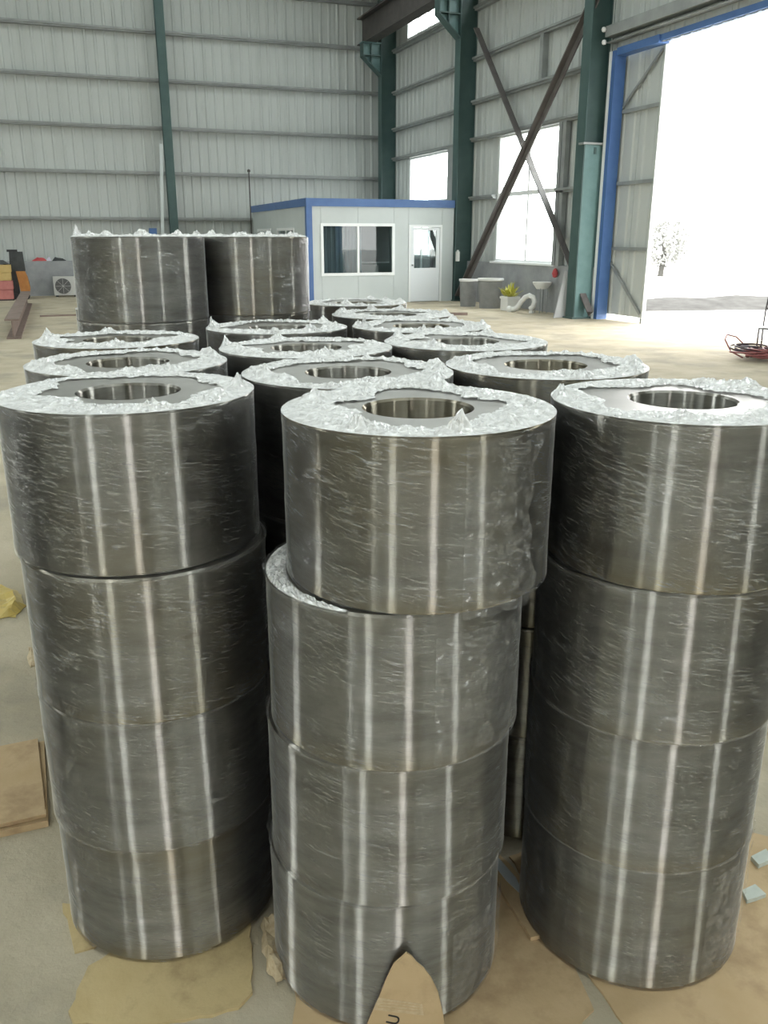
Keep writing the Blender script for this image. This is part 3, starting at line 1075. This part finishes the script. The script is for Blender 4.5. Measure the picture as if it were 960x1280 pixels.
board('cardboard_sheet', [(1.07, 1.55), (1.05, 1.24), (1.05, 1.12), (1.33, 1.00), (1.62, 1.02), (1.95, 1.51), (1.80, 1.64), (1.50, 1.85), (1.08, 1.8)], .0, .006, M['cardboard'],
      'wide tan cardboard sheet under the front right stack', seed=4, jag=.003)
board('cardboard_strip', [(1.005, 1.82), (1.045, 1.86), (1.06, 1.72), (1.05, 1.55), (1.045, 1.49), (.975, 1.50), (.985, 1.67)], .0075, .012, M['cardboard'],
      'folded cardboard strip between the front middle and right stacks', seed=5, jag=.002)
board('plastic_strap', [(1.01, 1.84), (1.035, 1.83), (1.045, 1.70), (1.03, 1.62), (1.015, 1.70)], .020, .002, M['strap'], 'pale grey strap lying on the folded cardboard strip', 'strap', 6, 0)
board('stone_chip', [(1.72, 1.535), (1.715, 1.50), (1.77, 1.505), (1.785, 1.545)], .0065, .014, M['chip'], 'pale stone chip at the right edge, farther from the camera', 'stone', 7, .002)
board('stone_chip', [(1.60, 1.44), (1.585, 1.405), (1.65, 1.405), (1.65, 1.445)], .0065, .012, M['chip'], 'pale stone chip beside the foot of the front right stack', 'stone', 8, .002)

fb = thing('flattened_box', 'flattened cardboard box on the floor left of the front left stack', 'cardboard', (-.29, 2.66, 0), math.radians(1))
MB().box(-.28, .12, -.235, .235, .0, .022).build('lower_layer', M['cardboard'], fb)
MB().prism([(-.28, -.225), (.115, -.215), (.10, .235), (-.28, .23)], 'z', .0222, .036).build('upper_layer', M['cardboard'], fb)
MB().box(-.28, .118, -.225, -.2, .0362, .040).build('fold', M['cardboard'], fb)

# crumpled scrap between left and middle stacks
def crumple(name, pts, zmax, mat, label, cat, seed, sub=4, fr=18):
    rnd = random.Random(seed)
    cx = sum(p[0] for p in pts) / len(pts)
    cy = sum(p[1] for p in pts) / len(pts)
    bm = bmesh.new()
    vb = [bm.verts.new((p[0] - cx, p[1] - cy, 0)) for p in pts]
    bm.faces.new(vb)
    bmesh.ops.triangulate(bm, faces=bm.faces)
    bmesh.ops.subdivide_edges(bm, edges=bm.edges, cuts=sub, use_grid_fill=True)
    rim = {v.index for e in bm.edges if e.is_boundary for v in e.verts}
    bm.verts.index_update()
    rim = {v for e in bm.edges if e.is_boundary for v in e.verts}
    for v in bm.verts:
        z = zmax * (.35 + .65 * abs(noise.noise((v.co.x * fr + seed, v.co.y * fr, 1.3)))) + rnd.uniform(0, zmax * .2)
        if v in rim:
            z *= .25
            v.co.x += rnd.uniform(-.006, .006)
            v.co.y += rnd.uniform(-.006, .006)
        v.co.z = z + .004
    ext = bmesh.ops.solidify(bm, geom=bm.faces[:], thickness=.004)
    me = bpy.data.meshes.new(name)
    bm.normal_update()
    bm.to_mesh(me)
    bm.free()
    me.materials.append(mat)
    lo = min(v.co.z for v in me.vertices)
    o = link(name, me, None, (cx, cy, .0005 - lo))
    return tag(o, label, cat)


crumple('cardboard_scrap', [(.345, 1.80), (.325, 1.66), (.335, 1.60), (.375, 1.62), (.385, 1.70), (.395, 1.80)], .07, M['cardboard_edge'], 'crumpled torn cardboard wedged between the front left and middle stacks', 'cardboard', 3)
crumple('plastic_bag', [(-.62, 4.53), (-.40, 4.55), (-.29, 4.42), (-.25, 4.22), (-.30, 4.10), (-.48, 4.14), (-.62, 4.25)], .09, M['yellow_bag'], 'crumpled yellow plastic bag on the floor at the left edge', 'bag', 8, 5, 9)
crumple('paper_scrap', [(-.24, 3.74), (-.19, 3.72), (-.18, 3.56), (-.23, 3.54)], .015, M['cardboard_edge'], 'small pale scrap of paper on the floor beyond the flattened box', 'paper', 5, 3)

# cardboard flap standing against the bottom ring of the middle stack (the writing is turned on its side)
hx, hy = math.cos(math.radians(21)), -math.sin(math.radians(21))      # along the flap
fo = Vector((.569, 1.349, .007))
fl = thing('cardboard_flap', 'pointed cardboard flap with printing, propped on the front middle stack', 'cardboard', fo, math.radians(-21))
MB().prism([(-.105, .0), (-.085, .05), (-.062, .115), (-.045, .17), (-.027, .218), (-.01, .236), (.0, .248), (.012, .238), (.022, .222), (.038, .206), (.055, .178), (.070, .14), (.082, .08), (.092, .0)], 'y', 0, .004).build('flap_board', M['cardboard'], fl)
MB().prism([(-.072, .092), (.040, .076), (.036, .108), (-.060, .126)], 'y', -.0008, -.0002).build('printed_band', M['print_pale'], fl)
for k in range(3):
    MB().bar((-.062 + .006 * k, -.0012, .100 + .008 * k), (.030, -.0012, .088 + .008 * k), .0006, .0016).build('print_line', M['cardboard'], fl)
lt = bpy.data.curves.new('letter', 'FONT')
lt.body = 'U'
lt.size = .040
lt.extrude = .0004
lt.align_x = 'CENTER'
lt.align_y = 'CENTER'
lo_ = bpy.data.objects.new('tmp_letter', lt)
COL.objects.link(lo_)
dg = bpy.context.evaluated_depsgraph_get()
lme = bpy.data.meshes.new_from_object(lo_.evaluated_get(dg))
bpy.data.objects.remove(lo_)
lme.materials.clear()
lme.materials.append(M['ink'])
for (lx, lz) in ((-.026, .064),):
    l_ = link('printed_letter', lme, fl, (lx, -.0012, lz))
    l_.rotation_euler = (PI / 2, math.radians(-75), 0)

# ------------------------------------------------------------------ far left: beam, machine, crates, air conditioner
ib = thing('steel_beam', 'rusty I-beam lying on the floor at the left, leading to the back wall', 'beam', (-.60, 16.85, 0), math.radians(-.8))
MB().box(-.12, .12, 0, 9.0, 0, .03).build('bottom_flange', M['rust'], ib)
MB().box(-.012, .012, 0, 9.0, .03, .32).build('web', M['rust'], ib)
MB().box(-.12, .12, 0, 9.0, .32, .35).build('top_flange', M['rust'], ib)
o = MB().bar((-.16, 21.55, .02), (.75, 21.6, .02), .05, .035).build('flat_bar', M['rust'], None)
tag(o, 'thin dark steel bar lying on the floor left of the stacks', 'bar')
o = MB().bar((7.0, 19.3, .03), (9.18, 18.47, .03), .09, .06).build('steel_angle', M['rust'], None)
tag(o, 'dark rusty bar lying on the floor in front of the site office', 'bar')
o = MB().prism([(6.75, 0), (7.25, 0), (6.78, .14)], 'y', 22.3, 22.5).build('dark_wedge', M['rust'], None)
tag(o, 'dark wedge of steel at the foot of the blue office corner', 'steel scrap')

mc = thing('engine_machine', 'orange machine with a black hood by the back wall', 'machine', (-.62, 28.4, 0))
MB().prism([(-.02, .12), (.20, .10), (.24, .32), (.20, .62), (.14, .80), (-.10, .80), (-.06, .5)], 'y', -.3, .3).build('body', M['orange'], mc)
MB().prism([(-.24, .12), (-.06, .12), (-.08, .8), (-.26, .8)], 'y', -.28, .28).build('side_panel', M['dark'], mc)
MB().prism([(-.26, .80), (.16, .80), (.14, 1.34), (-.22, 1.34)], 'y', -.3, .3).build('hood', M['black'], mc)
MB().box(-.28, .0, -.2, .2, 1.34, 1.40).build('hood_cap', M['dark'], mc)
for sx in (-.18, .12):
    MB().prism([(sx + .09 * math.cos(a * PI / 8), .09 + .09 * math.sin(a * PI / 8)) for a in range(16)], 'y', -.34, -.24).build('wheel', M['dark'], mc)
for k, (z, m_, lab) in enumerate(((.04, 'red', 'faded red crate at the bottom of the pile at the left edge'), (.30, 'red', 'faded red crate under the yellow ones at the left edge'),
                                  (.56, 'yellow', 'lower yellow crate in the pile at the left edge'), (.78, 'yellow', 'upper yellow crate in the pile at the left edge'))):
    hgt = .25 if m_ == 'red' else .21
    c_ = thing('crate', lab, 'crate', (-1.22 + .02 * (k % 2), 27.9, z), 0, 'pile of crates by the back wall')
    MB().box(-.36, .36, -.25, .25, 0, .02).build('crate_bottom', M[m_], c_)
    for s_ in (-1, 1):
        MB().box(-.36, .36, s_ * .25 - .012, s_ * .25 + .012, .02, hgt).build('crate_side', M[m_], c_)
        MB().box(s_ * .36 - .012, s_ * .36 + .012, -.238, .238, .02, hgt).build('crate_end', M[m_], c_)
    MB().box(-.38, .38, -.275, -.262, hgt - .05, hgt).build('crate_rim', M[m_], c_)
o = MB().box(-1.6, -.84, 27.65, 28.15, 0, .04).build('pallet_board', M['dark'], None)
tag(o, 'dark board under the red and yellow crates', 'board')
crumple('cloth_heap', [(-1.58, 27.68), (-.88, 27.68), (-.86, 28.1), (-1.58, 28.12)], .26, M['black'], 'dark cloth heaped on top of the yellow crates', 'cloth', 4, 4, 5)
bpy.data.objects['cloth_heap'].location.z += .99
for k, (x0, x1, m_, lab) in enumerate(((-.28, .18, 'red_cloth', 'red cloth on the ledge of the back wall'), (.14, .30, 'white_cloth', 'small pale cloth between the red and black ones'), (.32, .74, 'black', 'black cloth on the ledge above the air conditioner'))):
    nm = ('red_rag', 'pale_rag', 'black_rag')[k]
    crumple(nm, [(x0, 29.62), (x1, 29.62), (x1 - .03, 29.74), (x0 + .03, 29.74)], .16, M[m_], lab, 'cloth', 6 + k, 4, 7)
    bpy.data.objects[nm].location.z += 1.041
ac = thing('air_conditioner', 'grey outdoor air-conditioner unit on the floor by the back wall', 'air conditioner', (.60, 29.0, 0))
MB().box(-.32, .36, -.14, .16, .05, .60).build('casing', M['ac'], ac)
MB().prism([(-.05 + .23 * math.cos(a * PI / 16), .32 + .23 * math.sin(a * PI / 16)) for a in range(32)], 'y', -.155, -.14).build('fan_grille', M['grille'], ac)
for k in range(4):
    a = k * PI / 4
    MB().bar((-.05 - .22 * math.cos(a), -.16, .32 - .22 * math.sin(a)), (-.05 + .22 * math.cos(a), -.16, .32 + .22 * math.sin(a)), .008, .008).build('grille_bar', M['ac'], ac)
for sx in (-.25, .28):
    MB().box(sx - .04, sx + .04, -.12, .14, 0, .05).build('foot', M['dark'], ac)
o = MB().bar((3.58, 29.2, 0), (3.86, 29.3, 4.5), .10, .05).build('leaning_board', M['cabin'], None)
tag(o, 'long white batten leaning beside the slim green column', 'batten')
o = MB().box(3.30, 3.52, 29.2, 29.45, 0, 2.02).build('blue_locker', M['blue'], None)
tag(o, 'blue cabinet top showing left of the white batten', 'cabinet')
an = thing('antenna_mast', 'thin dark mast rising above the rear corner of the site office', 'mast', (6.62, 29.50, 0))
MB().tube([(0, 0, 0), (0, 0, 3.75)], .02, 6).build('pole', M['girder'], an)
MB().lathe([(0.0, 3.75), (.05, 3.77), (.05, 3.83), (0.0, 3.86)], 10).build('tip', M['girder'], an)

# ------------------------------------------------------------------ along the right wall
def tub(x, y, r, hgt, label):
    t = thing('plastic_tub', label, 'tub', (x, y, 0), group='grey tubs by the right wall')
    MB().lathe([(0.0, 0), (r * .84, 0), (r * .97, hgt - .05), (r * .9, hgt - .05), (r * .8, .04), (0.0, .04)], 32).build('tub_body', M['tub'], t, True)
    MB().lathe([(r * .97, hgt - .06), (r * 1.05, hgt - .05), (r * 1.05, hgt), (r * .9, hgt), (r * .9, hgt - .06)], 32, closed=True).build('rim', M['white'], t, True)
    return t


tub(10.70, 20.25, .32, .74, 'large grey plastic tub under the big window')
tub(10.42, 20.95, .24, .70, 'narrow grey tub between the large tub and the teal column')
pp = thing('flower_pot', 'white flower pot with a yellow-green plant by the tubs', 'potted plant', (10.78, 19.35, 0))
MB().box(-.16, .16, -.18, .18, 0, .33).box(-.18, .18, -.20, .20, .28, .34).build('pot', M['white'], pp)
rl = random.Random(3)
for k in range(46):
    a, e, l_ = rl.uniform(0, 2 * PI), rl.uniform(.3, 1.3), rl.uniform(.14, .40)
    b0 = Vector((rl.uniform(-.08, .08), rl.uniform(-.08, .08), .32))
    d = Vector((math.cos(a) * math.cos(e), math.sin(a) * math.cos(e), math.sin(e)))
    s = d.cross(Vector((0, 0, 1))).normalized() * .035
    tip = b0 + d * l_
    mid = b0 + d * l_ * .6
    n_ = d.cross(s).normalized() * .006
    MB().add([b0, mid - s, tip, mid + s, b0 + n_, mid - s + n_, tip + n_, mid + s + n_], [(0, 1, 2, 3), (7, 6, 5, 4), (0, 4, 5, 1), (1, 5, 6, 2), (2, 6, 7, 3), (3, 7, 4, 0)]).build('leaf', M['leaf'], pp)
cp = thing('curved_pipe', 'white curved pipe standing on the floor below the basin', 'pipe', (10.72, 18.68, 0), math.radians(-62))
path = [(-.30, 0, .06), (-.18, 0, .07), (-.08, 0, .14), (.0, 0, .26), (.10, 0, .36), (.22, 0, .41), (.33, 0, .37), (.37, 0, .27), (.34, 0, .16), (.26, 0, .1)]
MB().tube(path, .06, 12).build('pipe_body', M['white'], cp, True)
MB().tube([(-.36, 0, .065), (-.28, 0, .065)], .075, 12).build('collar', M['white'], cp, True)
MB().box(-.36, -.26, -.05, .05, 0, .02).box(.26, .34, -.05, .05, 0, .06).build('support', M['white'], cp)
bs = thing('wash_basin', 'white basin on a thin dark stand beneath the big window', 'basin', (11.12, 18.42, 0))
MB().lathe([(0.0, .56), (.13, .56), (.22, .68), (.23, .72), (.20, .72), (.12, .60), (0.0, .60)], 24).build('bowl', M['white'], bs, True)
for sx in (-.1, .1):
    for sy in (-.1, .1):
        MB().tube([(sx, sy, 0), (sx, sy, .575)], .013, 6).build('leg', M['girt'], bs)
o = MB().lathe([(0.0, .82), (.05, .84), (.075, .92), (.05, 1.0), (.02, 1.04), (0.0, 1.04)], 12, (11.32, 18.20)).build('red_lantern', M['red_cloth'], None, True)
tag(o, 'small red ornament hanging on the wall above the basin', 'ornament')
o = MB().box(10.94, 11.0, 22.72, 22.86, 1.1, 1.36).box(10.95, 10.99, 22.76, 22.82, 1.36, 1.40).build('switch_box', M['white'], None)
tag(o, 'small white switch box on the column beside the office', 'switch box')
gp = MB().prism([(10.66, .001), (10.94, .001), (10.94, 1.02), (10.89, 1.02)], 'y', 17.08, 17.12).build('gusset_plate', M['grey_board'], None)
tag(gp, 'grey triangular plate standing at the foot of the big-door column', 'plate')
for k, (y, z) in enumerate(((16.70, 5.76), (16.66, 5.52))):
    l_ = thing('wall_lamp', ('upper small white lamp beside the door track', 'lower small white lamp beside the door track')[k], 'lamp', (XR - .30, y, z))
    MB().lathe([(0.0, -.05), (.035, -.04), (.05, 0), (.035, .04), (0.0, .05)], 12).build('lamp_globe', M['lamp'], l_, True)
    MB().box(.0, .28, -.012, .012, -.012, .012).build('lamp_arm', M['girt'], l_)

# ------------------------------------------------------------------ right edge: chair, hoses
ch = thing('metal_chair', 'dark tubular metal chair at the right edge by the door', 'chair', (10.31, 10.26, 0), math.radians(-53))
for sx in (-1, 1):
    MB().tube([(sx * .2, -.2, 0), (sx * .2, -.19, .40)], .012, 8).build('leg', M['chairm'], ch)
    MB().tube([(sx * .2, .22, 0), (sx * .2, .18, .40), (sx * .2, .20, .62), (sx * .19, .25, .86), (sx * .17, .26, .90)], .012, 8).build('leg', M['chairm'], ch)
MB().tube([(-.17, .26, .90), (.17, .26, .90)], .012, 8).build('top_rail', M['chairm'], ch)
MB().box(-.21, .21, -.21, .2, .40, .425).build('seat', M['seat'], ch)
MB().box(-.18, .18, .205, .22, .66, .70).build('back_slat', M['chairm'], ch)
MB().tube([(-.2, -.19, .2), (-.2, .2, .2)], .009, 6).build('stretcher', M['chairm'], ch)
MB().tube([(.2, -.19, .2), (.2, .2, .2)], .009, 6).build('stretcher', M['chairm'], ch)
rh = random.Random(5)
for k in range(7):
    cx, cy = 9.72 + rh.uniform(-.10, .22), 9.95 + rh.uniform(-.25, .2)
    pts = []
    n = 60
    ph = rh.uniform(0, 6)
    for i in range(n):
        a = ph + i * .33
        r = .18 + .10 * math.sin(i * .21 + k) + .03 * math.sin(i * .5)
        pts.append((cx + r * math.cos(a), cy + r * 1.2 * math.sin(a), .016 + .10 * abs(math.sin(i * .13 + k * 1.7)) + .012 * k))
    o = MB().tube(pts, .013, 6).build('hose', M['hose'] if k % 3 else M['hose_dark'], None, True)
    tag(o, 'coil of red and dark hose in the tangle beside the metal chair', 'hose', 'tangle of hoses by the metal chair')
o = MB().tube([(9.60, 10.1, .02), (9.50, 10.25, .1), (9.50, 10.4, .26), (9.62, 10.5, .32), (9.80, 10.5, .28), (9.95, 10.4, .12), (10.0, 10.3, .02)], .011, 8).build('hose_loop', M['hose'], None, True)
tag(o, 'red hose loop standing up from the tangle beside the metal chair', 'hose')
mo = thing('motor', 'dark electric motor half hidden in the hoses at the right edge', 'motor', (9.98, 9.62, 0), .4)
MB().tube([(-.2, 0, .14), (.2, 0, .14)], .12, 16).build('motor_body', M['dark'], mo, True)
for k in range(6):
    MB().tube([(-.15 + .06 * k, 0, .14), (-.135 + .06 * k, 0, .14)], .132, 16).build('cooling_fin', M['rust'], mo)
MB().box(-.14, .14, -.1, .1, 0, .04).build('foot', M['dark'], mo)
MB().box(-.06, .06, -.05, .05, .25, .31).build('terminal_box', M['rust'], mo)

# ------------------------------------------------------------------ outside the big door
bk = MB()
n = 60
vs = []
for i in range(n + 1):
    x = 12.6 + i * .5
    y = 19.2 + .25 * math.sin(i * .5) - .15 * i * .2
    h = .20 + .10 * noise.noise((i * .35, 0, 0))
    vs += [(x, y - 1.2 + .2 * noise.noise((i * .6, 2, 0)), -.03), (x, y - .4, h * .6), (x, y + .4, h), (x, y + 1.8, -.03)]
for i in range(n):
    for k in range(3):
        bk.f.append((i * 4 + k, (i + 1) * 4 + k, (i + 1) * 4 + k + 1, i * 4 + k + 1))
bk.v = vs
o = bk.build('earth_bank', M['bank'], None, True)
tag(o, 'low grey earth bank across the yard outside the big door', 'bank')
tr = thing('tree', 'hazy tree beyond the earth bank outside the big door', 'tree', (27.6, 35.0, 0))
MB().tube([(0, 0, -.03), (.1, 0, 1.0), (0, .1, 2.0)], [.14, .11, .05], 8).build('trunk', M['bark'], tr)
cr = MB()
rt = random.Random(9)
for k in range(900):
    a, b, q = rt.uniform(0, 2 * PI), rt.uniform(-1, 1), rt.uniform(.3, 1) ** .5
    c = Vector((math.cos(a) * math.sqrt(1 - b * b) * 1.3 * q, math.sin(a) * math.sqrt(1 - b * b) * 1.3 * q, 1.5 + b * 1.1 * q))
    u = Vector((rt.uniform(-1, 1), rt.uniform(-1, 1), rt.uniform(-1, 1))).normalized() * .11
    w = u.cross(Vector((rt.uniform(-1, 1), rt.uniform(-1, 1), rt.uniform(-1, 1)))).normalized() * .07
    cr.add([c - u, c + w, c + u, c - w], [(0, 1, 2, 3)])
o = cr.build('crown', M['tree'], tr)
o['kind'] = 'stuff'
